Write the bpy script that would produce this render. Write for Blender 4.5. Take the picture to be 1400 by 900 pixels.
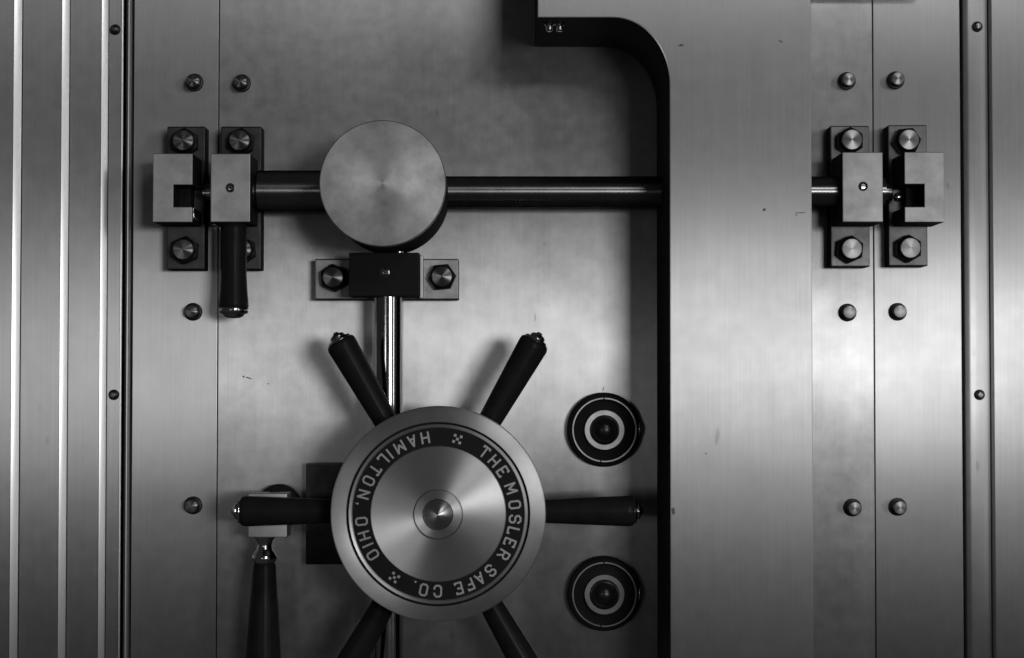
import bpy, bmesh, math, random
from mathutils import Vector, Matrix, Euler

random.seed(7)
for o in list(bpy.data.objects):
    bpy.data.objects.remove(o)
SC = bpy.context.scene
COL = SC.collection
R = math.radians
PI = math.pi

# ------------------------------------------------------------------ camera
F, DIST, CAMZ = 2470.0, 2.47, 1.40          # 1 mm on the door = 1 px of the 1400 px wide photo
PITCH, YAW = math.atan(70 / F), math.atan(10 / F)
cam = bpy.data.cameras.new('camera')
camo = bpy.data.objects.new('camera', cam)
COL.objects.link(camo)
cam.sensor_width = 36.0
cam.lens = F / 1400 * 36.0
cam.clip_end = 100
camo.location = (0, -DIST, CAMZ)
camo.rotation_euler = (PI / 2 + PITCH, 0, -YAW)
SC.camera = camo
CM = Euler((PI / 2 + PITCH, 0, -YAW)).to_matrix()

# ------------------------------------------------------------------ light
SC.view_settings.view_transform = 'Standard'
SC.view_settings.look = 'None'
SC.view_settings.exposure = 0.0
SC.view_settings.gamma = 1.0
w = bpy.data.worlds.new('World')
SC.world = w
w.use_nodes = True
w.node_tree.nodes['Background'].inputs['Color'].default_value = (1, 1, 1, 1)
w.node_tree.nodes['Background'].inputs['Strength'].default_value = 0.024


def area(name, loc, target, sx, sy, radiance, roll=0.0):
    l = bpy.data.lights.new(name, 'AREA')
    l.shape = 'RECTANGLE'
    l.size, l.size_y = sx, sy
    l.energy = radiance * PI * sx * sy
    o = bpy.data.objects.new(name, l)
    COL.objects.link(o)
    o.location = loc
    q = (Vector(target) - Vector(loc)).to_track_quat('-Z', 'Y')
    o.rotation_euler = (q.to_matrix() @ Matrix.Rotation(roll, 3, 'Z')).to_euler()
    return o


area('window_lamp', (1.45, -4.6, 1.53), (0.9, 0, 1.53), 0.95, 0.60, 16.8, R(-2))
area('window_lamp_left', (-1.55, -4.8, 1.31), (-1.2, 0, 1.31), 0.6, 0.56, 3.4, R(-4))
area('side_lamp', (2.7, -3.0, 1.86), (0.3, 0, 1.86), 0.35, 2.2, 3.2)
area('ceiling_lamp', (1.40, -3.8, 3.1), (0.9, 0, 1.7), 1.1, 0.7, 7.0)

# ------------------------------------------------------------------ helpers
CAMP = Vector((0, -DIST, CAMZ))


def P(px, py, d=0.0):
    """point at the photo position (px, py) standing d metres proud of the door face"""
    v = CM @ Vector(((px - 700) / F, (450 - py) / F, -1))
    t = (DIST - d) / v.y
    return CAMP + v * t


def S(d=0.0):
    return (DIST - d) / F


def nm(nt, t, **kw):
    n = nt.nodes.new(t)
    for k, v in kw.items():
        setattr(n, k, v)
    return n


def metal(name, base, rough, metallic=1.0, aniso=0.0, tangent=None, mottle=0.0, brush=0.0, wear=0.0,
          brush_axis='Z', bump=0.0, scratch=0.0, rvar=0.08, spec=0.5, edge=1.0, haze=0.0, mscale=7.0, hrough=0.52):
    m = bpy.data.materials.new(name)
    m.use_nodes = True
    nt = m.node_tree
    L = nt.links.new
    b = nt.nodes['Principled BSDF']
    b.inputs['Metallic'].default_value = metallic
    b.inputs['Roughness'].default_value = rough
    b.inputs['Base Color'].default_value = (base, base, base, 1)
    b.inputs['Specular IOR Level'].default_value = spec
    b.inputs['Specular Tint'].default_value = (edge, edge, edge, 1)
    tc = nm(nt, 'ShaderNodeTexCoord')
    if mottle or brush or wear or scratch:
        oi = nm(nt, 'ShaderNodeObjectInfo')
        off = nm(nt, 'ShaderNodeVectorMath', operation='ADD')
        mul = nm(nt, 'ShaderNodeVectorMath', operation='SCALE')
        cb = nm(nt, 'ShaderNodeCombineXYZ')
        L(oi.outputs['Random'], cb.inputs[0]); L(oi.outputs['Random'], cb.inputs[2])
        L(cb.outputs[0], mul.inputs[0]); mul.inputs['Scale'].default_value = 37.0
        L(tc.outputs['Object'], off.inputs[0]); L(mul.outputs[0], off.inputs[1])
        # clouds of handling stains
        n1 = nm(nt, 'ShaderNodeTexNoise'); n1.inputs['Scale'].default_value = mscale
        n1.inputs['Detail'].default_value = 6; n1.inputs['Roughness'].default_value = 0.62
        L(off.outputs[0], n1.inputs['Vector'])
        # brush marks
        mp = nm(nt, 'ShaderNodeMapping')
        mp.inputs['Scale'].default_value = {'Z': (420, 420, 5), 'X': (5, 420, 420)}[brush_axis]
        L(off.outputs[0], mp.inputs['Vector'])
        n2 = nm(nt, 'ShaderNodeTexNoise'); n2.inputs['Scale'].default_value = 1
        n2.inputs['Detail'].default_value = 5; n2.inputs['Roughness'].default_value = 0.7
        L(mp.outputs[0], n2.inputs['Vector'])
        # grime specks
        n3 = nm(nt, 'ShaderNodeTexNoise'); n3.inputs['Scale'].default_value = 55
        n3.inputs['Detail'].default_value = 4
        L(off.outputs[0], n3.inputs['Vector'])

        def lin(src, amp):
            a = nm(nt, 'ShaderNodeMath', operation='SUBTRACT'); L(src, a.inputs[0]); a.inputs[1].default_value = 0.5
            c = nm(nt, 'ShaderNodeMath', operation='MULTIPLY'); L(a.outputs[0], c.inputs[0]); c.inputs[1].default_value = amp
            return c.outputs[0]

        def add(a, c):
            n = nm(nt, 'ShaderNodeMath', operation='ADD'); L(a, n.inputs[0])
            if isinstance(c, float): n.inputs[1].default_value = c
            else: L(c, n.inputs[1])
            return n.outputs[0]
        f = add(lin(n1.outputs[0], mottle * 2), 1.0)
        f = add(f, lin(n2.outputs[0], brush * 2))
        f = add(f, lin(n3.outputs[0], wear * 2))
        if scratch:
            mp2 = nm(nt, 'ShaderNodeMapping'); mp2.inputs['Scale'].default_value = (40, 40, 14)
            mp2.inputs['Rotation'].default_value = (0, 0.5, 0)
            L(off.outputs[0], mp2.inputs['Vector'])
            n4 = nm(nt, 'ShaderNodeTexNoise'); n4.inputs['Scale'].default_value = 1; n4.inputs['Detail'].default_value = 2
            L(mp2.outputs[0], n4.inputs['Vector'])
            rp = nm(nt, 'ShaderNodeMapRange'); rp.inputs['From Min'].default_value = 0.73
            rp.inputs['From Max'].default_value = 0.76; rp.inputs['To Min'].default_value = 0
            rp.inputs['To Max'].default_value = -scratch
            L(n4.outputs[0], rp.inputs['Value'])
            f = add(f, rp.outputs[0])
        g = nm(nt, 'ShaderNodeMath', operation='MULTIPLY'); L(f, g.inputs[0]); g.inputs[1].default_value = base
        cc = nm(nt, 'ShaderNodeCombineColor')
        for i in range(3):
            L(g.outputs[0], cc.inputs[i])
        L(cc.outputs[0], b.inputs['Base Color'])
        r = add(lin(n1.outputs[0], -rvar * 2), rough)
        r = add(r, lin(n3.outputs[0], 0.06))
        L(r, b.inputs['Roughness'])
        if bump:
            bp = nm(nt, 'ShaderNodeBump'); bp.inputs['Strength'].default_value = bump
            bp.inputs['Distance'].default_value = 0.0006
            L(n2.outputs[0], bp.inputs['Height'])
            L(bp.outputs[0], b.inputs['Normal'])
    if aniso:
        b.inputs['Anisotropic'].default_value = aniso
        if tangent == 'radial':
            mk = nm(nt, 'ShaderNodeVectorMath', operation='MULTIPLY'); mk.inputs[1].default_value = (1, 0, 1)
            L(tc.outputs['Object'], mk.inputs[0])
            nz = nm(nt, 'ShaderNodeVectorMath', operation='NORMALIZE'); L(mk.outputs[0], nz.inputs[0])
            L(nz.outputs[0], b.inputs['Tangent'])
        else:
            cx = nm(nt, 'ShaderNodeCombineXYZ')
            for i in range(3):
                cx.inputs[i].default_value = tangent[i]
            L(cx.outputs[0], b.inputs['Tangent'])
    if haze:            # worn metal: a share of the surface scatters widely
        g2 = nm(nt, 'ShaderNodeBsdfAnisotropic')
        g2.distribution = 'MULTI_GGX'
        g2.inputs['Roughness'].default_value = hrough
        g2.inputs['Color'].default_value = (base, base, base, 1)
        src = b.inputs['Base Color'].links
        if src:
            L(src[0].from_socket, g2.inputs['Color'])
        mx = nm(nt, 'ShaderNodeMixShader'); mx.inputs[0].default_value = haze
        L(b.outputs[0], mx.inputs[1]); L(g2.outputs[0], mx.inputs[2])
        L(mx.outputs[0], nt.nodes['Material Output'].inputs['Surface'])
    return m


M = {}
M['plate'] = metal('brushed_steel', 0.46, 0.375, 0.97, 0.988, (1, 0, 0), mottle=0.18, brush=0.16, wear=0.08, scratch=0.25, haze=0.022, hrough=0.15, rvar=0.03)
M['crane'] = metal('brushed_crane_steel', 0.46, 0.38, 0.97, 0.985, (1, 0, 0), mottle=0.18, brush=0.16, wear=0.08, scratch=0.25, haze=0.04, rvar=0.03)
M['door'] = metal('brushed_door_steel', 0.44, 0.355, 0.97, 0.98, (1, 0, 0), mottle=0.42, brush=0.15, wear=0.26, scratch=0.3, haze=0.05, rvar=0.05)
M['trim'] = metal('polished_trim_steel', 0.50, 0.34, 0.97, 0.7, (1, 0, 0), mottle=0.2, brush=0.05, haze=0.3)
M['ridge'] = metal('ridge_steel', 0.62, 0.28, 1.0, 0.6, (1, 0, 0))
M['block'] = metal('ground_block_steel', 0.40, 0.46, 0.97, 0.9, (1, 0, 0), mottle=0.6, brush=.06, wear=0.12, haze=0.25, mscale=24.0)
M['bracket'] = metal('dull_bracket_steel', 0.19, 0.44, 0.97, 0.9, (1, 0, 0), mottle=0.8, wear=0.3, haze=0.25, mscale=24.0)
M['bracketlight'] = metal('lit_bracket_steel', 0.26, 0.44, 0.97, 0.9, (1, 0, 0), mottle=0.9, wear=0.3, haze=0.25, mscale=24.0)  # lighter copy: light falling on this plate is put into the base colour
M['bracketdark'] = metal('shaded_bracket_steel', 0.065, 0.44, 0.97, 0.9, (1, 0, 0), mottle=0.8, wear=0.3, haze=0.25, mscale=24.0)  # darker copy: shade on these plates is put into the base colour
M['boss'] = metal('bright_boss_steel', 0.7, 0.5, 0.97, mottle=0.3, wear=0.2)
M['dialring'] = metal('dial_ring_steel', 0.42, 0.42, 0.97, 0.93, (1, 0, 0), mottle=0.4, wear=0.2, mscale=30.0, haze=0.1)
M['turned'] = metal('turned_steel', 0.58, 0.41, 0.97, 0.95, 'radial', mottle=0.25, wear=0.06, haze=0.05)
M['cap'] = metal('stained_turned_steel', 0.41, 0.50, 0.97, 0.62, 'radial', mottle=1.8, wear=0.2, rvar=0.15, mscale=8.5, haze=0.3)
M['rim'] = metal('rim_steel', 0.52, 0.42, 0.97, 0.93, 'radial', mottle=0.35, wear=0.14, haze=0.05)
M['bolt'] = metal('bolt_steel', 0.19, 0.30, 0.97, 0.95, 'radial', mottle=0.5, wear=0.25, haze=0.06)
M['captip'] = metal('turned_tip_steel', 0.42, 0.30, 0.97, 0.95, 'radial', mottle=0.2, wear=0.1, haze=0.04)
M['boltside'] = metal('dark_bolt_steel', 0.05, 0.45, 0.9, mottle=0.4, wear=0.15)
M['edge'] = metal('shaded_edge_steel', 0.02, 0.7, 0.0, mottle=0.5, wear=0.2, spec=0.12)  # near-black: shade of sides, undersides and recesses put into the colour
M['bar'] = metal('blued_bar_steel', 0.24, 0.27, 0.97, 0.8, (1, 0, 0), mottle=0.3, wear=0.2, rvar=0.03, edge=0.02)
M['chrome'] = metal('polished_steel', 0.62, 0.16, 1.0, mottle=0.1, rvar=0.04)
M['grip'] = metal('black_grip', 0.02, 0.30, 0.0, mottle=0.5, wear=0.3, spec=0.08)
M['shaft'] = metal('polished_shaft_steel', 0.50, 0.13, 1.0, mottle=0.2, rvar=0.05)
M['knob'] = metal('worn_black_knob', 0.014, 0.28, 0.0, mottle=0.6, wear=0.4, spec=0.45)
M['black'] = metal('black_enamel', 0.02, 0.5, 0.0, mottle=0.3, wear=0.2, spec=0.08)
M['darkmatte'] = metal('dark_matte_steel', 0.02, 0.5, 0.0, mottle=0.3, wear=0.2, spec=0.08)  # near-black matte for blocks, hub, flange and dial surrounds
M['letter'] = metal('letter_metal', 0.42, 0.5, 0.9, wear=0.12)
M['shade'] = metal('bare_backing', 0.03, 0.7, 0.0, mottle=0.2)

WL = {}


def finish(name, me, mats, parent=None, origin=(0, 0, 0), smooth=True, ang=35):
    if not isinstance(mats, (list, tuple)):
        mats = [mats]
    if len(me.materials) == 0:
        for m in mats:
            me.materials.append(M[m])
    if smooth and not me.get('done'):
        me.shade_smooth()
        me.set_sharp_from_angle(angle=R(ang))
        me['done'] = 1
    o = bpy.data.objects.new(name, me)
    COL.objects.link(o)
    origin = Vector(origin)
    WL[o] = origin
    if parent is not None:
        o.parent = parent
        o.location = origin - WL[parent]
    else:
        o.location = origin
    return o


def obj(name, bm, mats, parent=None, origin=(0, 0, 0), smooth=True, ang=35):
    origin = Vector(origin)
    bmesh.ops.translate(bm, verts=bm.verts, vec=-origin)
    bmesh.ops.recalc_face_normals(bm, faces=bm.faces)
    me = bpy.data.meshes.new(name)
    bm.to_mesh(me)
    bm.free()
    return finish(name, me, mats, parent, origin, smooth, ang)


def thing(name, label, cat, loc, group=None):
    o = bpy.data.objects.new(name, None)
    o.empty_display_size = 0.02
    COL.objects.link(o)
    o.location = loc
    WL[o] = Vector(loc)
    tag(o, label, cat, group)
    return o


def tag(o, label, cat, group=None):
    o['label'] = label
    o['category'] = cat
    if group:
        o['group'] = group


def bevel_all(bm, w, seg=2, edges=None):
    bmesh.ops.bevel(bm, geom=list(edges if edges is not None else bm.edges), offset=w, segments=seg,
                    profile=0.6, affect='EDGES', clamp_overlap=True)


def prism(bm, pts, y0, y1, bev=0.0, seg=2):
    """outline pts [(x, z)] from y0 (front, nearer camera) back to y1"""
    old = set(bm.faces)
    a = [bm.verts.new((x, y0, z)) for x, z in pts]
    c = [bm.verts.new((x, y1, z)) for x, z in pts]
    n = len(pts)
    ff = bm.faces.new(a)
    bm.faces.new(c[::-1])
    for i in range(n):
        bm.faces.new((a[i], c[i], c[(i + 1) % n], a[(i + 1) % n]))
    if bev:
        bm.normal_update()
        eds = [e for e in bm.edges if e.calc_face_angle(0) > 0.4]
        bevel_all(bm, bev, seg, [e for e in eds])
        bm.normal_update()
    for f in bm.faces:
        if f not in old:
            f.normal_update()


def side_mat(bm, idx=1, lim=0.35):
    """faces that look sideways (the sides of a plate) take a second material, darkened to put in their shade"""
    bmesh.ops.recalc_face_normals(bm, faces=bm.faces)
    bm.normal_update()
    for f in bm.faces:
        if -f.normal.y < lim:
            f.material_index = idx


def pbox(bm, x0, x1, y0, y1, d, back=0.0, bev=0.0012, seg=2):
    """box whose FRONT face covers photo pixels x0..x1, y0..y1 at depth d"""
    ym = (y0 + y1) / 2
    a, b = P(x0, ym, d), P(x1, ym, d)
    xm = (x0 + x1) / 2
    t, u = P(xm, y0, d).z, P(xm, y1, d).z
    prism(bm, [(a.x, u), (b.x, u), (b.x, t), (a.x, t)], -d, -back, bev, seg)


def lathe(bm, prof, n=64, c=(0, 0), axis='Y', mat=None):
    """prof [(r, d)], d metres towards the camera; caps where r == 0"""
    rings = []
    for r, d in prof:
        if r < 1e-6:
            rings.append([bm.verts.new((c[0], -d, c[1]))])
        else:
            rings.append([bm.verts.new((c[0] + r * math.cos(2 * PI * k / n), -d, c[1] + r * math.sin(2 * PI * k / n)))
                          for k in range(n)])
    for i, (p, q) in enumerate(zip(rings, rings[1:])):
        for k in range(n):
            k2 = (k + 1) % n
            if len(p) == 1 and len(q) == 1:
                continue
            if len(p) == 1:
                f = bm.faces.new((p[0], q[k], q[k2]))
            elif len(q) == 1:
                f = bm.faces.new((p[k], p[k2], q[0]))
            else:
                f = bm.faces.new((p[k], p[k2], q[k2], q[k]))
            if mat:
                f.material_index = mat[i]


def turned(name, c, prof, mats, parent, n=64, matidx=None, ang=35):
    """lathe with its origin on the axis; c world point on the axis at y = 0"""
    bm = bmesh.new()
    lathe(bm, prof, n, (c[0], c[2]), mat=matidx)
    return obj(name, bm, mats, parent, (c[0], 0, c[2]), ang=ang)


def spin(bm, prof, a, b, n=32):
    """surface of revolution along the segment a -> b, prof [(t metres along, r)]"""
    a, b = Vector(a), Vector(b)
    ax = (b - a).normalized()
    u = ax.orthogonal().normalized()
    v = ax.cross(u)
    rings = []
    for t, r in prof:
        if r < 1e-6:
            rings.append([bm.verts.new(a + ax * t)])
        else:
            rings.append([bm.verts.new(a + ax * t + (u * math.cos(2 * PI * k / n) + v * math.sin(2 * PI * k / n)) * r)
                          for k in range(n)])
    for p, q in zip(rings, rings[1:]):
        for k in range(n):
            k2 = (k + 1) % n
            if len(p) == 1:
                bm.faces.new((p[0], q[k], q[k2]))
            elif len(q) == 1:
                bm.faces.new((p[k], p[k2], q[0]))
            else:
                bm.faces.new((p[k], p[k2], q[k2], q[k]))


def spun(name, prof, a, b, mats, parent, n=32, ang=35):
    bm = bmesh.new()
    spin(bm, prof, a, b, n)
    return obj(name, bm, mats, parent, a, ang=ang)


# ------------------------------------------------------------------ shared meshes: bolts and screws
def hex_mesh(r, h, rot):
    """hex bolt head, base at y = 0, flat turned face with a shallow point"""
    bm = bmesh.new()
    n = 48
    def hexr(a):
        a = (a - rot) % (PI / 3)
        return r * math.cos(PI / 6) / math.cos(a - PI / 6)
    def ring(fn, y):
        return [bm.verts.new((fn(2 * PI * k / n + rot) * math.cos(2 * PI * k / n + rot), -y,
                              fn(2 * PI * k / n + rot) * math.sin(2 * PI * k / n + rot))) for k in range(n)]
    fl = r * math.cos(PI / 6)
    fr = 0.0138
    rs = [ring(hexr, 0.0), ring(hexr, h * 0.55), ring(lambda a: min(hexr(a), fl * 1.07), h * 0.60), ring(lambda a: fr * 1.06, h * 0.66),
          ring(lambda a: fr, h * 0.70), ring(lambda a: fr, h * 0.97), ring(lambda a: fr * 0.93, h)]
    tip = bm.verts.new((0, -h * 1.075, 0))
    for i, (p, q) in enumerate(zip(rs, rs[1:])):
        for k in range(n):
            f = bm.faces.new((p[k], p[(k + 1) % n], q[(k + 1) % n], q[k]))
            f.material_index = 1 if i < 5 else 0
    for k in range(n):
        bm.faces.new((rs[-1][k], rs[-1][(k + 1) % n], tip))
    bmesh.ops.recalc_face_normals(bm, faces=bm.faces)
    me = bpy.data.meshes.new('hex_bolt')
    bm.to_mesh(me); bm.free()
    return me


def lathe_mesh(name, prof, n=40, matidx=None):
    bm = bmesh.new()
    lathe(bm, prof, n, mat=matidx)
    bmesh.ops.recalc_face_normals(bm, faces=bm.faces)
    me = bpy.data.meshes.new(name)
    bm.to_mesh(me); bm.free()
    return me


HEX = [hex_mesh(0.0190, 0.026, a) for a in (PI / 6, 0.42, 0.62, 0.1)]
RIVET = lathe_mesh('rivet', [(0.0122, -0.001), (0.0122, 0.0030), (0.0112, 0.0042), (0.0096, 0.0046), (0.0092, 0.0060), (0.0092, 0.0165),
                             (0.0082, 0.0182), (0.0, 0.0202)], 40, [1, 1, 1, 1, 1, 0, 0])
SCREW = lathe_mesh('small_screw', [(0.0072, -0.001), (0.0072, 0.0015), (0.0060, 0.0026), (0.0052, 0.0062), (0.0034, 0.0084),
                                   (0.0, 0.0092)], 28, [1, 1, 0, 0, 0])


def hexbolt(px, py, d, parent, i=0):
    p = P(px, py, d + 0.026)
    return finish('hex_bolt', HEX[i % 4], ['bolt', 'boltside'], parent, (p.x, -d, p.z), ang=25)


def rivet(px, py, parent, d=0.0):
    p = P(px, py, d + 0.014)
    return finish('bolt_head', RIVET, ['bolt', 'boltside'], parent, (p.x, -d, p.z), ang=25)


def small_screw(px, py, parent, d):
    p = P(px, py, d + 0.004)
    return finish('screw', SCREW, ['bolt', 'boltside'], parent, (p.x, -d, p.z), ang=25)


def set_screw(px, py, d, parent, r=0.0062):
    """flush slotted set screw ringed by a countersink, on a block's front face"""
    p = P(px, py, d)
    o = turned('set_screw', (p.x, 0, p.z),
               [(r, d - 0.0005), (r, d + 0.0006), (r * 0.86, d + 0.0010), (r * 0.72, d + 0.0004), (r * 0.70, d - 0.0000),
                (r * 0.52, d + 0.0001), (r * 0.48, d + 0.0012), (0, d + 0.0014)],
               ['chrome', 'black'], parent, 28, [0, 0, 0, 1, 1, 0, 0])
    bm = bmesh.new()
    prism(bm, [(p.x - r * 0.34, p.z - r * 0.1), (p.x + r * 0.34, p.z - r * 0.1), (p.x + r * 0.34, p.z + r * 0.1),
               (p.x - r * 0.34, p.z + r * 0.1)], -(d + 0.0019), -(d + 0.0005))
    obj('slot', bm, 'black', o, (p.x, -d, p.z))
    return o


# ------------------------------------------------------------------ the wall behind and the door frame
bm = bmesh.new()
prism(bm, [(-2.4, 0.4), (2.4, 0.4), (2.4, 2.6), (-2.4, 2.6)], 0.06, 0.10)
wall = obj('wall', bm, 'shade')
wall['kind'] = 'structure'

ZT, ZB = CAMZ + 0.80, CAMZ - 0.62        # plates run on past the frame


def X(px, d=0.0, py=500):
    return P(px, py, d).x


frame = thing('door_frame', 'stepped brushed steel frame with bright vertical ridges on both sides of the vault door', 'door frame',
              (X(180), 0, ZB))


def vplate(name, x0, x1, d, mat, parent, back=0.045, bev=0.0008):
    """full height vertical plate"""
    bm = bmesh.new()
    prism(bm, [(x0, ZB), (x1, ZB), (x1, ZT), (x0, ZT)], -d, back, bev)
    return obj(name, bm, mat, parent, ((x0 + x1) / 2, -d, CAMZ), smooth=False)


def vprofile(name, pts, mat, parent, ang=20):
    """full height moulding; pts [(x, d)] across, closed at the back"""
    bm = bmesh.new()
    pts = list(pts) + [(pts[-1][0], -0.045), (pts[0][0], -0.045)]
    a = [bm.verts.new((x, -d, ZB)) for x, d in pts]
    c = [bm.verts.new((x, -d, ZT)) for x, d in pts]
    n = len(pts)
    bm.faces.new(a[::-1]); bm.faces.new(c)
    for i in range(n):
        bm.faces.new((a[i], a[(i + 1) % n], c[(i + 1) % n], c[i]))
    return obj(name, bm, mat, parent, (pts[0][0], 0, CAMZ), ang=ang)


vplate('jamb_plate', X(181), X(296.8), 0.0, 'plate', frame)
vplate('jamb_plate', X(1196.2), X(1315), 0.0, 'plate', frame)


def bead(x0, x1, d, h, n=8):
    return [(x0 + (x1 - x0) * k / n, d + h * math.sin(PI * k / n)) for k in range(n + 1)]


def chamfer(x0, x1, d0, d1, n=6):
    """a softly rolled edge between two levels"""
    out = []
    for k in range(n + 1):
        t = k / n
        out.append((x0 + (x1 - x0) * t, d0 + (d1 - d0) * t))
    return out


# left side, going out: bead, groove, then steps that rise towards the viewer with rolled edges
vprofile('moulding', bead(X(170.5), X(178.0), 0.002, 0.004), 'trim', frame, 50)


def step(x_out, x_in, d, edge_w, edge_d, mat='plate'):
    """a flat strip and, on its door side, a polished rolled ridge that drops by edge_d over edge_w"""
    e0 = x_in - edge_w
    vprofile('frame_strip', [(x_out, d), (e0 - 0.0003, d)], mat, frame)
    pts = [(e0, d - 0.0008)]
    for k in range(0, 13):
        t = k / 12
        pts.append((e0 + 0.0004 + (edge_w - 0.0004) * t, d + 0.0004 - edge_w * (0.33 * t + 0.15 * t * t)))
    pts.append((x_in, d - edge_d - 0.006))
    vprofile('ridge', pts, 'ridge', frame, 50)


step(X(146, .010), X(166.5, .008), 0.010, 0.0025, 0.002)
step(X(92.3, .019), X(144.5, .019), 0.019, 0.0085, 0.0045)
step(X(26.8, .028), X(91, .028), 0.028, 0.0095, 0.0045)
step(X(-700, .038), X(25.5, .038), 0.038, 0.0100, 0.0045)
# right side
vprofile('moulding', [(X(1320, .004), -0.002)] + [(X(1320.5 + k, .004), 0.004 + 0.0045 * math.sin(PI / 2 * k / 6)) for k in range(0, 7)]
         + [(X(1349, .008), 0.0085), (X(1353, .007), 0.0065)], 'plate', frame, 40)
vprofile('frame_strip', [(X(1354, .005), 0.000), (X(1358, .018), 0.0155), (X(1360, .020), 0.018), (X(2100, .020), 0.018)], 'plate', frame, 30)

for px, py in ((264, 111), (262, 426), (262, 692), (1227, 108), (1230, 426), (1230, 694)):
    rivet(px, py, frame)
for px, py, d in ((157, 40, .010), (155, 540, .010), (1337, 36, .0085), (1340, 540, .0085)):
    small_screw(px, py, frame, d)

# ------------------------------------------------------------------ the door
door = thing('vault_door', 'broad brushed steel vault door panel carrying the handwheel and locks', 'vault door', (X(746), 0, ZB))
vplate('door_panel', X(298.0), X(1194.8), 0.0, 'door', door)
for px, py in ((329, 112), (1160, 109), (1161, 427), (1168, 695)):
    rivet(px, py, door)

# ------------------------------------------------------------------ hinge crane: wide upright plate with a rounded inner corner
CD = 0.20
crane = thing('hinge_crane', 'wide upright steel hinge plate with rounded inner corner crossing the door right of the dials', 'hinge plate',
              (X(1010, CD), 0, ZB))
bm = bmesh.new()


def PX(px, py, d):
    p = P(px, py, d)
    return (p.x, p.z)


out = [(X(735, CD, 10), ZT), PX(735, 24.5, CD), PX(838, 24.5, CD)]
for k in range(1, 33):
    a = PI / 2 * k / 32
    out.append(PX(838 + 77.5 * math.sin(a), 24.5 + 92 * (1 - math.cos(a)), CD))
out += [(X(915.5, CD), ZB), (X(1111, CD), ZB), (X(1111, CD), ZT)]
out = out[::-1]
prism(bm, out, -CD, -0.004, 0.0015, 2)
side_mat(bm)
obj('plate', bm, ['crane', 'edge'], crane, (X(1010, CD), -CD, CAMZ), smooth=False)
bm = bmesh.new()
pbox(bm, 1111.6, 1262, -220, -9, 0.03, 0.004)
obj('hinge_arm', bm, 'plate', crane, P(1190, -100, 0.03))
for px, d in ((751, 0.172), (765, 0.172)):
    q = P(px, 40, d)
    zt = P(735, 24.5, CD).z
    spun('stud', [(0, 0.006), (0.004, 0.0065), (0.006, 0.0045), (0.011, 0.0045), (0.013, 0.003), (0.013, 0)],
         (q.x, -d, zt + 0.001), (q.x, -d, zt - 0.1), 'chrome', crane, 20)

# ------------------------------------------------------------------ pressure bar and the round housing on it
BD = 0.062
zb = P(760, 262.5, BD).z
bar = thing('pressure_bar', 'dark horizontal steel bar running behind the round cap and through the bearing blocks', 'bar',
            (X(300, BD), -BD, zb))
r1 = 0.0208
spun('shaft', [(0, 0), (0, r1 * .55), (0.004, r1 * .62), (0.02, r1 * .62), (0.021, r1), (2.0, r1)][:5] + [(0.906, r1), (0.907, r1 * .62), (0.914, r1 * .62), (0.917, r1 * .55), (0.917, 0)],
     (X(281, BD, 260), -BD, zb), (X(700, BD, 260), -BD, zb), 'bar', bar, 48)
r2 = 0.0275
spun('sleeve', [(0, 0), (0, r2 - .002), (0.002, r2), (0.098, r2), (0.1, r2 - .002), (0.1, 0)],
     (X(352, BD, 262), -BD, zb + .001), (X(700, BD, 262), -BD, zb + .001), 'bar', bar, 48)

KD = 0.20
kc = P(523, 250.5, KD)
cap = thing('round_cap', 'large round blank steel cap in front of the horizontal bar', 'cap', (kc.x, 0, kc.z))
rk = 87 * S(KD)
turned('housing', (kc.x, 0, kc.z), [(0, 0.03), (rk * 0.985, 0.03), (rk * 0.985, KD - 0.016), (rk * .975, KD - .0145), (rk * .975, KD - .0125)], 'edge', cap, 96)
turned('face', (kc.x, 0, kc.z), [(rk * .96, KD - .013), (rk - .0008, KD - .013), (rk, KD - 0.012), (rk, KD - 0.0035), (rk - 0.0012, KD - 0.0022), (rk * .6, KD - 0.0006), (rk * 0.15, KD), (0, KD)],
       'cap', cap, 96)

# ------------------------------------------------------------------ bearing blocks
GB = 'bolted bearing blocks on the door and frame'


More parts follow.
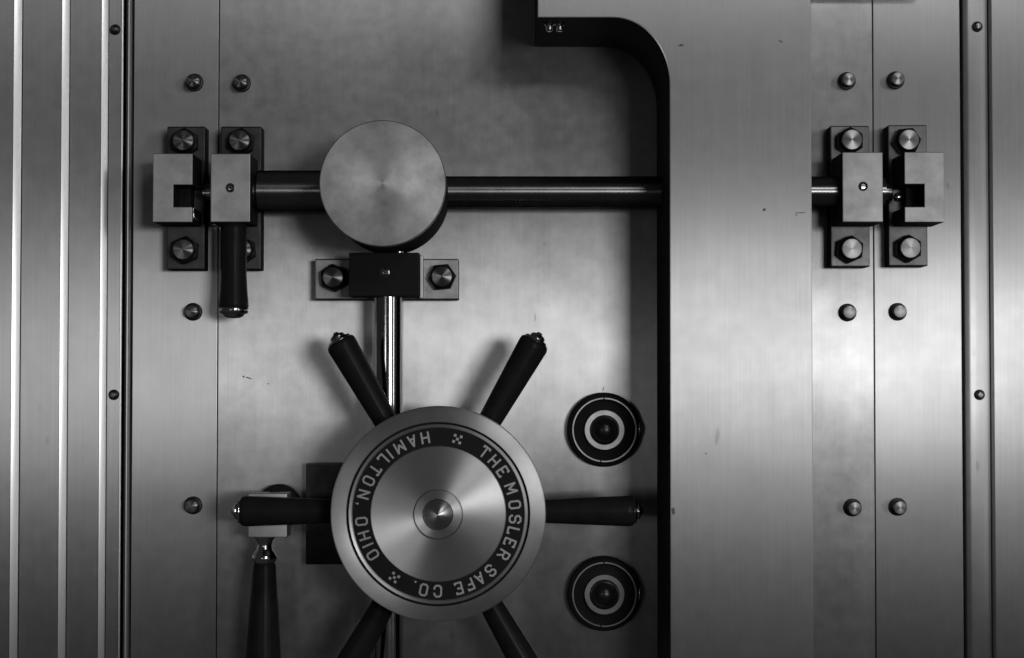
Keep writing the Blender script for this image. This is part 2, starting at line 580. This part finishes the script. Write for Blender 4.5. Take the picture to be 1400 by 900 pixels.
def bracket(label, plate, t, block, d, bolts, screw=None, notch=None, cat='bracket', bmat='block', pmat='bracket'):
    x0, x1, y0, y1 = plate
    b = P((x0 + x1) / 2, y1, t)
    th = thing('bearing_block', label, cat, (b.x, 0, b.z), GB)
    bm = bmesh.new()
    pbox(bm, x0, x1, y0, y1, t, 0.0005, 0.0018)
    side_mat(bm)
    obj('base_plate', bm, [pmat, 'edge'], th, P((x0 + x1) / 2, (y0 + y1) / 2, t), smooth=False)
    u0, u1, v0, v1 = block
    bm = bmesh.new()
    if notch:
        a0, a1, c0, c1 = notch        # x from the inner edge, y range
        ym = (v0 + v1) / 2
        fx = lambda p: P(p, ym, d).x
        fz = lambda p: P((u0 + u1) / 2, p, d).z
        if a1 >= u1:                  # opens to the right
            pts = [(u0, v0), (u1, v0), (u1, c0), (a0, c0), (a0, c1), (u1, c1), (u1, v1), (u0, v1)]
        else:
            pts = [(u0, v0), (u1, v0), (u1, v1), (u0, v1), (u0, c1), (a1, c1), (a1, c0), (u0, c0)]
        prism(bm, [(fx(p), fz(q)) for p, q in pts][::-1], -d, -(t - 0.001), 0.0009)
    else:
        pbox(bm, u0, u1, v0, v1, d, t - 0.001, 0.0012)
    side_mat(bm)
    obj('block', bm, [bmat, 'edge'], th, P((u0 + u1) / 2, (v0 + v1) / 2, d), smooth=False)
    if notch:
        xa, xb = (notch[0] - 2, u1 - 2) if notch[1] >= u1 else (u0 + 2, notch[1] + 2)
        bm = bmesh.new()
        pbox(bm, xa, xb, notch[2] - 4, notch[3] + 4, d - 0.045, t - 0.0005, 0.0005)
        obj('notch_shade', bm, 'edge', th, P((xa + xb) / 2, 268, d - 0.045), smooth=False)  # dark filler added so the notch reads as shaded
    for i, (px, py) in enumerate(bolts):
        hexbolt(px, py, t, th, i + int(x0))
    if screw:
        set_screw(screw[0], screw[1], d, th)
    return th


T, D = 0.033, 0.105
lk = bracket('slotted steel bearing block left of the short black grip, its notch open rightwards',
             (228, 280, 173, 369), T, (209, 263, 210, 304), D, ((250, 192), (250, 341)), None, (237, 263, 253, 283), pmat='bracketdark')
lb = bracket('plain steel block with a small set screw directly above the short black grip',
             (301.5, 357, 173, 369), T, (288, 342, 210, 304), D, ((327, 192), (329, 341)), (315, 257), pmat='bracketdark')
rb = bracket('plain steel block with a small set screw beside the wide hinge plate',
             (1136, 1189, 172, 365), T, (1152, 1207, 208, 304), D, ((1165, 191), (1165, 340)), (1180, 255))
rk_ = bracket('slotted steel bearing block nearest the right frame moulding, notch open leftwards',
              (1215, 1268, 171, 364), T, (1237, 1291, 208, 304), D, ((1243, 191), (1245, 339)), None, (1237, 1264, 252, 283))
# little latch tongue and pins inside the notches
bm = bmesh.new(); pbox(bm, 261.2, 265, 284.5, 299, D - 0.002, 0.06, 0.0006); obj('catch', bm, 'chrome', lk, P(262, 290, D))
p0 = P(276, 264, 0.075)
spun('pin', [(0, 0), (0, .003), (0.001, .0038), (0.006, .0038), (0.007, .006), (0.016, .006)], p0, p0 + Vector((1, 0, 0)), 'chrome', lb, 20)
p0 = P(1226, 271, 0.07)
spun('pin', [(0, 0), (0.001, .003), (0.004, .0062), (0.012, .0062)], p0 + Vector((0, -.004, 0)), p0 + Vector((0.3, 1, 0.2)), 'chrome', rk_, 20)

cb = bracket('dark bearing block with two hex bolts directly under the round cap',
             (430.5, 627, 354, 410), 0.030, (477, 573, 345.5, 405), 0.09, ((455, 379), (604, 378)), (526, 372.5), bmat='darkmatte', pmat='bracketlight')
bm = bmesh.new(); pbox(bm, 573.5, 578, 349, 408, 0.055, 0.0295, 0.001); obj('lit_side_strip', bm, 'boss', cb, P(575, 378, .055), smooth=False)  # bright strip added as the block's lit right side
pk = P(545, 343, 0.095)
spun('glint_stub', [(0, 0.0055), (.006, .0055), (.008, .004), (.009, 0)], pk + Vector((0, 0.012, -0.006)), pk + Vector((0, 0.012, 1)), 'chrome', cb, 20)  # chrome stub added for the glint above the block

# ------------------------------------------------------------------ vertical shaft
VD = 0.06
vx = P(530.5, 600, VD).x
vs = thing('vertical_shaft', 'polished upright steel shaft running down behind the handwheel', 'shaft', (vx, -VD, ZB))
rv = 21.3 * S(VD)
spun('shaft', [(0, 0), (0, rv), (P(530, 380, VD).z - ZB, rv), (P(530, 380, VD).z - ZB, 0)], (vx, -VD, ZB), (vx, -VD, ZT), 'shaft', vs, 64)

# ------------------------------------------------------------------ handwheel mounting
wc = P(599, 703, 0.20)                     # wheel axis
mount = thing('wheel_bearing', 'dark rectangular bearing plate on the door mostly hidden behind the handwheel', 'bearing', (wc.x, 0, wc.z))
bm = bmesh.new(); pbox(bm, 418, 700, 634, 772, 0.030, 0.0005, 0.0018); obj('base_plate', bm, 'bracketdark', mount, P(560, 700, .03))
bm = bmesh.new(); pbox(bm, 478, 668, 636, 770, 0.085, 0.029, 0.0018); obj('block', bm, 'darkmatte', mount, P(560, 700, .08))

# ------------------------------------------------------------------ handwheel
WD = 0.20
wheel = thing('handwheel', 'round engraved steel handwheel with six black spoke grips', 'handwheel', (wc.x, 0, wc.z))
s = S(WD)
C3 = (wc.x, 0, wc.z)
turned('rim', C3, [(0, WD - .040), (143 * s, WD - .040), (146 * s, WD - .037), (147 * s, WD - .033), (147 * s, WD - .003), (146.2 * s, WD - .0012), (144.5 * s, WD - .0004),
                   (125.8 * s, WD), (125.2 * s, WD - .0008), (125.0 * s, WD - .006), (122.9 * s, WD - .006), (122.6 * s, WD - .0016), (121.8 * s, WD - .0006),
                   (118.6 * s, WD - .0010), (117.6 * s, WD - .0022), (117.2 * s, WD - .006)], ['rim', 'black'], wheel, 128,
       [0] * 8 + [1, 1, 1] + [0] * 4, ang=30)  # groove faces coloured black to put in the recess shade
turned('inscription_band', C3, [(118 * s, WD - .0042), (91 * s, WD - .0036)], 'black', wheel, 128)
turned('centre_plate', C3, [(92.6 * s, WD - .0045), (92.4 * s, WD - .0024), (91.4 * s, WD - .0016), (34 * s, WD + .0025), (33.6 * s, WD - .001), (30 * s, WD - .001)],
       'turned', wheel, 128, ang=20)
turned('washer', C3, [(33.4 * s, WD - .001), (33.2 * s, WD + .0055), (32 * s, WD + .0066), (21 * s, WD + .0070), (20.6 * s, WD + .003)], 'rim', wheel, 96, ang=25)
turned('centre_cap', C3, [(20.3 * s, WD + .003), (20.3 * s, WD + .0095), (18.8 * s, WD + .0112), (13 * s, WD + .015), (0, WD + .0205)], 'captip', wheel, 96, ang=20)
turned('hub', C3, [(48 * s, WD - .03), (52 * s, WD - .04), (58 * s, WD - .05), (58 * s, WD - .095), (50 * s, WD - .10), (50 * s, 0.06)], 'darkmatte', wheel, 64)

# letters: stroke alphabet on a 10 x 16 grid
O_ = [((2.5, 0), (7.5, 0)), ((7.5, 0), (10, 2.5)), ((10, 2.5), (10, 13.5)), ((10, 13.5), (7.5, 16)), ((7.5, 16), (2.5, 16)), ((2.5, 16), (0, 13.5)), ((0, 13.5), (0, 2.5)), ((0, 2.5), (2.5, 0))]
GLY = {
    'T': [((0, 16), (10, 16)), ((5, 16), (5, 0)), ((0, 16.4), (0, 14)), ((10, 16.4), (10, 14))],
    'H': [((0, 0), (0, 16)), ((10, 0), (10, 16)), ((0, 8), (10, 8))],
    'E': [((0, 0), (0, 16)), ((0, 16), (9, 16)), ((0, 8.2), (6.5, 8.2)), ((0, 0), (9, 0)), ((9, 16.3), (9, 13.8)), ((9, -.3), (9, 2.2))],
    'M': [((0, 0), (0, 16)), ((0, 16), (6, 5)), ((6, 5), (12, 16)), ((12, 16), (12, 0))],
    'O': O_,
    'S': [((0, 2.5), (2.5, 0)), ((2.5, 0), (7.5, 0)), ((7.5, 0), (10, 2.5)), ((10, 2.5), (10, 6)), ((10, 6), (7.5, 8.3)), ((7.5, 8.3), (2.5, 8.3)), ((2.5, 8.3), (0, 10.5)), ((0, 10.5), (0, 13.5)), ((0, 13.5), (2.5, 16)), ((2.5, 16), (7.5, 16)), ((7.5, 16), (10, 13.5)), ((0, 2.3), (0, 4)), ((10, 13.7), (10, 12))],
    'L': [((0, 16), (0, 0)), ((0, 0), (8.5, 0)), ((8.5, -.3), (8.5, 2.4))],
    'R': [((0, 0), (0, 16)), ((0, 16), (7, 16)), ((7, 16), (9.5, 13.5)), ((9.5, 13.5), (9.5, 10)), ((9.5, 10), (7, 7.6)), ((7, 7.6), (0, 7.6)), ((5.5, 7.6), (10, 0))],
    'A': [((0, 0), (5, 16)), ((5, 16), (10, 0)), ((2, 5), (8, 5))],
    'F': [((0, 0), (0, 16)), ((0, 16), (9, 16)), ((0, 8.2), (6.5, 8.2)), ((9, 16.3), (9, 13.8))],
    'C': [((10, 3.2), (7.5, 0)), ((7.5, 0), (2.5, 0)), ((2.5, 0), (0, 2.5)), ((0, 2.5), (0, 13.5)), ((0, 13.5), (2.5, 16)), ((2.5, 16), (7.5, 16)), ((7.5, 16), (10, 12.8)), ((10, 12.9), (10, 11)), ((10, 3.1), (10, 5))],
    'I': [((5, 0), (5, 16))],
    'N': [((0, 0), (0, 16)), ((0, 16), (10, 0)), ((10, 0), (10, 16))],
}
LM = {}


def letter_mesh(ch):
    if ch in LM:
        return LM[ch]
    u = 17.0 / 18.4 * s
    wd = 1.4
    bm = bmesh.new()

    def quad(pts, h):
        prism(bm, [((x) * u, (y) * u) for x, y in pts], -h, 0)
    if ch in '.,':
        quad([(-1.4, -1.4), (1.4, -1.4), (1.4, 1.4), (-1.4, 1.4)], 0.0005)
        if ch == ',':
            quad([(0.1, -1.5), (1.3, -1.5), (-0.6, -4.2), (-1.2, -4.0)], 0.00052)
    elif ch == '*':
        for k, (x, y) in enumerate(((0, 0), (-4.6, -4.6), (4.6, -4.6), (4.6, 4.6), (-4.6, 4.6))):
            quad([(x - 2, y - 2), (x + 2, y - 2), (x + 2, y + 2), (x - 2, y + 2)], 0.0005)
    else:
        W = 12 if ch == 'M' else 10
        for i, (a, b) in enumerate(GLY[ch]):
            a, b = Vector(a), Vector(b)
            t = (b - a).normalized()
            nrm = Vector((-t.y, t.x)) * wd
            ex = t * (wd * 0.5)
            a, b = a - ex, b + ex
            c = Vector((W / 2, 8))
            quad([a - nrm - c, b - nrm - c, b + nrm - c, a + nrm - c], 0.00045 + 0.00003 * i)
    bmesh.ops.recalc_face_normals(bm, faces=bm.faces)
    me = bpy.data.meshes.new('letter')
    bm.to_mesh(me); bm.free()
    LM[ch] = me
    return me


CW = [('T', 36.9), ('H', 46.7), ('E', 57), ('M', 70.8), ('O', 83.2), ('S', 94), ('L', 103.3), ('E', 112), ('R', 122),
      ('S', 137.2), ('A', 147), ('F', 156), ('E', 164.6), ('C', 180.3), ('O', 190.8), ('.', 198.5)]
CC = [('H', 350.2), ('A', 340.3), ('M', 330), ('I', 321), ('L', 314), ('T', 305), ('O', 295.4), ('N', 284.6), (',', 277.3),
      ('O', 264.4), ('H', 253.6), ('I', 246), ('O', 238)]


def put(ch, ang, inward):
    r = 105.2 * s
    if ch == '.':
        r = 97.5 * s
    if ch == ',':
        r = 111 * s
    a = R(ang)
    loc = Vector((wc.x + r * math.sin(a), -(WD - .0039), wc.z + r * math.cos(a)))
    o = finish({'*': 'quatrefoil', '.': 'full_stop', ',': 'comma'}.get(ch, 'letter'), letter_mesh(ch), 'letter', wheel, loc, smooth=False)
    o.rotation_euler = (0, a + (PI if inward else 0), 0)


for ch, a in CW:
    put(ch, a, False)
for ch, a in CC:
    put(ch, a, True)
put('*', 14.4, False)
put('*', 214.6, False)

# spokes
SD = 0.135
sc = P(598, 699, SD)
ss = S(SD)


def spoke(ang, length=277):
    a = R(ang)
    dirv = Vector((math.sin(a), 0, math.cos(a)))
    A = Vector((sc.x, -SD, sc.z))
    L = length * ss
    r0, r1 = 14.0 * ss, 20.8 * ss
    g0, g1 = 60 * ss, 268 * ss
    q = ss
    prof = [(g0, 0), (g0, r0 * .8), (100 * q, r0)]
    for k in range(1, 13):
        t = k / 12
        prof.append((100 * q + 158 * q * t, r0 + (r1 - r0) * (t ** 0.9)))
    prof += [(262 * q, r1 * 1.0), (265.5 * q, r1 * 0.96), (267.5 * q, r1 * 0.88), (268 * q, r1 * 0.8), (268 * q, 0)]
    g = spun('spoke_grip', prof, A, A + dirv, 'grip', wheel, 40, 50)
    e = 268 * q
    spun('end_cap', [(e - 1 * q, 0), (e - 1 * q, 16.4 * q), (e + 0.8 * q, 16.9 * q), (e + 3.2 * q, 15.4 * q), (e + 4.0 * q, 11.5 * q), (e + 5.2 * q, 10.5 * q), (e + 6.5 * q, 10.8 * q),
                     (e + 9 * q, 8.5 * q), (e + 10.5 * q, 4.5 * q), (e + 12.5 * q, 3.4 * q), (e + 13.6 * q, 0)], A, A + dirv, 'chrome', g, 32, 40)


for a in (30, 90, 150, 210, 270, 330):
    spoke(a)

# ------------------------------------------------------------------ hanging lever grip below the left block
HD = 0.075
h0 = P(320, 302, HD)
hang = thing('lever_handle', 'short black hanging grip with a bright end ring below the plain left block', 'handle', h0)
q = S(HD)
spun('grip', [(0, 0), (0, 16 * q), (6 * q, 17.5 * q), (40 * q, 17.6 * q), (70 * q, 17.4 * q), (95 * q, 18.6 * q), (110 * q, 20 * q), (117 * q, 20.6 * q), (120 * q, 19.5 * q), (121 * q, 16 * q), (121 * q, 0)],
     h0, h0 + Vector((0, 0, -1)), 'grip', hang, 40, 50)
spun('end_ring', [(119 * q, 15 * q), (119.6 * q, 20 * q), (122 * q, 20.8 * q), (125 * q, 20.3 * q), (127 * q, 18.6 * q), (128 * q, 15 * q), (131 * q, 13 * q), (133 * q, 9 * q), (134 * q, 0)],
     h0, h0 + Vector((0, 0, -1)), 'chrome', hang, 40, 40)

# ------------------------------------------------------------------ lower lever on a round boss behind the left spoke
LD = 0.085
lc = P(372, 704, LD)
lever = thing('lever_handle', 'long black lever hanging from a round boss behind the left spoke', 'handle', (lc.x, 0, lc.z))
fc = P(380, 694, 0.02)
turned('flange', (fc.x, 0, fc.z), [(0, 0.0005), (31 * S(.02), 0.0005), (31 * S(.02), 0.016), (29 * S(.02), 0.02), (24 * S(.02), .022), (24 * S(.02), 0.06), (0, 0.06)], 'darkmatte', lever, 64)
bm = bmesh.new(); pbox(bm, 339, 393, 675, 735, LD, 0.045, 0.002, 3)
obj('boss', bm, 'boss', lever, P(366, 705, LD))
q = S(0.065)
l0 = P(362, 732, 0.065)
dn = l0 + (P(360, 900, 0.065) - l0).normalized()
spun('ferrule', [(0, 0), (0, 14 * q), (3 * q, 14 * q), (7 * q, 11 * q), (13 * q, 9.5 * q), (20 * q, 11 * q), (25 * q, 15 * q), (29 * q, 17 * q), (33 * q, 16.6 * q), (37 * q, 14 * q), (40 * q, 13 * q), (40 * q, 0)],
     l0, dn, 'chrome', lever, 40, 60)
spun('grip', [(37 * q, 0), (38 * q, 14.5 * q), (40 * q, 15.8 * q), (100 * q, 20 * q), (170 * q, 24 * q), (230 * q, 27 * q), (240 * q, 24 * q), (243 * q, 0)],
     l0, dn, 'grip', lever, 40, 50)


# ------------------------------------------------------------------ the two combination dials
def dial(px, py, label):
    t = 0.022
    c = P(px, py, t)
    th = thing('lock_dial', label, 'lock dial', (c.x, 0, c.z), 'combination lock dials')
    q = S(t)
    C = (c.x, 0, c.z)
    turned('surround', C, [(51 * q, 0.0005), (51 * q, 0.012), (50.0 * q, 0.0165), (48.0 * q, 0.0185), (44.6 * q, 0.0195), (44.2 * q, 0.017)], 'darkmatte', th, 96, ang=50)
    b = turned('bezel_ring', C, [(44.4 * q, 0.016), (44.3 * q, 0.0208), (43.9 * q, t), (42.2 * q, t), (41.8 * q, 0.0208), (41.7 * q, 0.010)], 'dialring', th, 96, ang=50)
    turned('dial_face', C, [(42.5 * q, 0.012), (35 * q, 0.014), (27.5 * q, 0.017), (0, 0.017)], 'black', th, 96)
    turned('inner_ring', C, [(27.6 * q, 0.016), (27.4 * q, 0.0225), (26.8 * q, 0.0232), (20.4 * q, 0.0232), (19.8 * q, 0.0225), (20 * q, 0.016)], 'dialring', th, 96, ang=40)
    k = turned('knob', C, [(19.2 * q, 0.016), (19.2 * q, 0.027), (18.0 * q, 0.0295), (16.6 * q, 0.030), (15.6 * q, 0.0288), (14.6 * q, 0.0280), (13.4 * q, 0.0290),
                       (11 * q, 0.0318), (6 * q, 0.0340), (0, 0.0348)], 'knob', th, 64, ang=30)
    # chrome blob added as the glint on the surround's right bevel
    p = Vector((c.x + 48.0 * q, -0.0185, c.z + 1 * q))
    bm = bmesh.new()
    bmesh.ops.create_uvsphere(bm, u_segments=20, v_segments=12, radius=1)
    bmesh.ops.scale(bm, verts=bm.verts, vec=(2.6 * q, 0.004, 9.5 * q))
    bmesh.ops.translate(bm, verts=bm.verts, vec=p)
    obj('bevel_glint', bm, 'chrome', th, p, ang=90)
    for dy in (1, -1):
        bm = bmesh.new()
        x = c.x + (-0.6 if dy > 0 else -5) * q
        zc = c.z + dy * 43.0 * q
        prism(bm, [(x - 0.9 * q, zc - 1.8 * q), (x + 0.9 * q, zc - 1.8 * q), (x + 0.9 * q, zc + 1.8 * q), (x - 0.9 * q, zc + 1.8 * q)], -(t + 0.0006), -0.02)
        obj('tick_mark', bm, 'black', th, (x, -t, zc))
    return th


dial(826.5, 588, 'upper of the two round black lock dials, above the right spoke')
dial(826.5, 813, 'lower of the two round black lock dials, below the right spoke')


# ------------------------------------------------------------------ knocks and scuffs in the plates
def scuff(px, py, d, w, h, tilt, parent, seed):
    rnd = random.Random(seed)
    c = P(px, py, d)
    q = S(d)
    bm = bmesh.new()
    n = 14
    pts = []
    for k in range(n):
        a = 2 * PI * k / n
        r = 0.6 + 0.55 * rnd.random()
        x, z = math.cos(a) * w * r * q, math.sin(a) * h * r * q
        pts.append((c.x + x * math.cos(tilt) - z * math.sin(tilt), c.z + x * math.sin(tilt) + z * math.cos(tilt)))
    prism(bm, pts, -(d + 0.00025), -(d - 0.0005))
    obj('scuff_mark', bm, 'scuff', parent, (c.x, -d, c.z), smooth=False)


M['scuff'] = metal('scuffed_steel', 0.12, 0.55, 0.9, mottle=0.6, wear=0.5)
for i, (px, py, w, h, t) in enumerate(((931, 62, 5.0, 1.6, 0.05), (1068, 57, 3.4, 1.6, -0.5), (1045, 287, 2.4, 1.9, 0.2), (1094, 291, 7.5, 0.8, 0.04),
                                       (1088.5, 294, 0.8, 3.0, 0.1), (920.5, 699, 2.6, 6.5, 0.1), (965, 620, 1.4, 1.2, 0))):
    scuff(px, py, CD, w, h, t, crane, i + 3)
for i, (px, py, w, h, t) in enumerate(((340, 517, 5.0, 0.9, -0.25), (333, 515, 1.5, 1.3, 0.2), (367, 525, 1.3, 1.1, 0.0), (825, 532, 0.7, 4.0, -0.35),
                                       (500, 498, 1.0, 0.8, 0), (744, 333, 1.0, 0.8, 0), (690, 120, 1.0, 0.7, 0))):
    scuff(px, py, 0.0, w, h, t, door, i + 40)
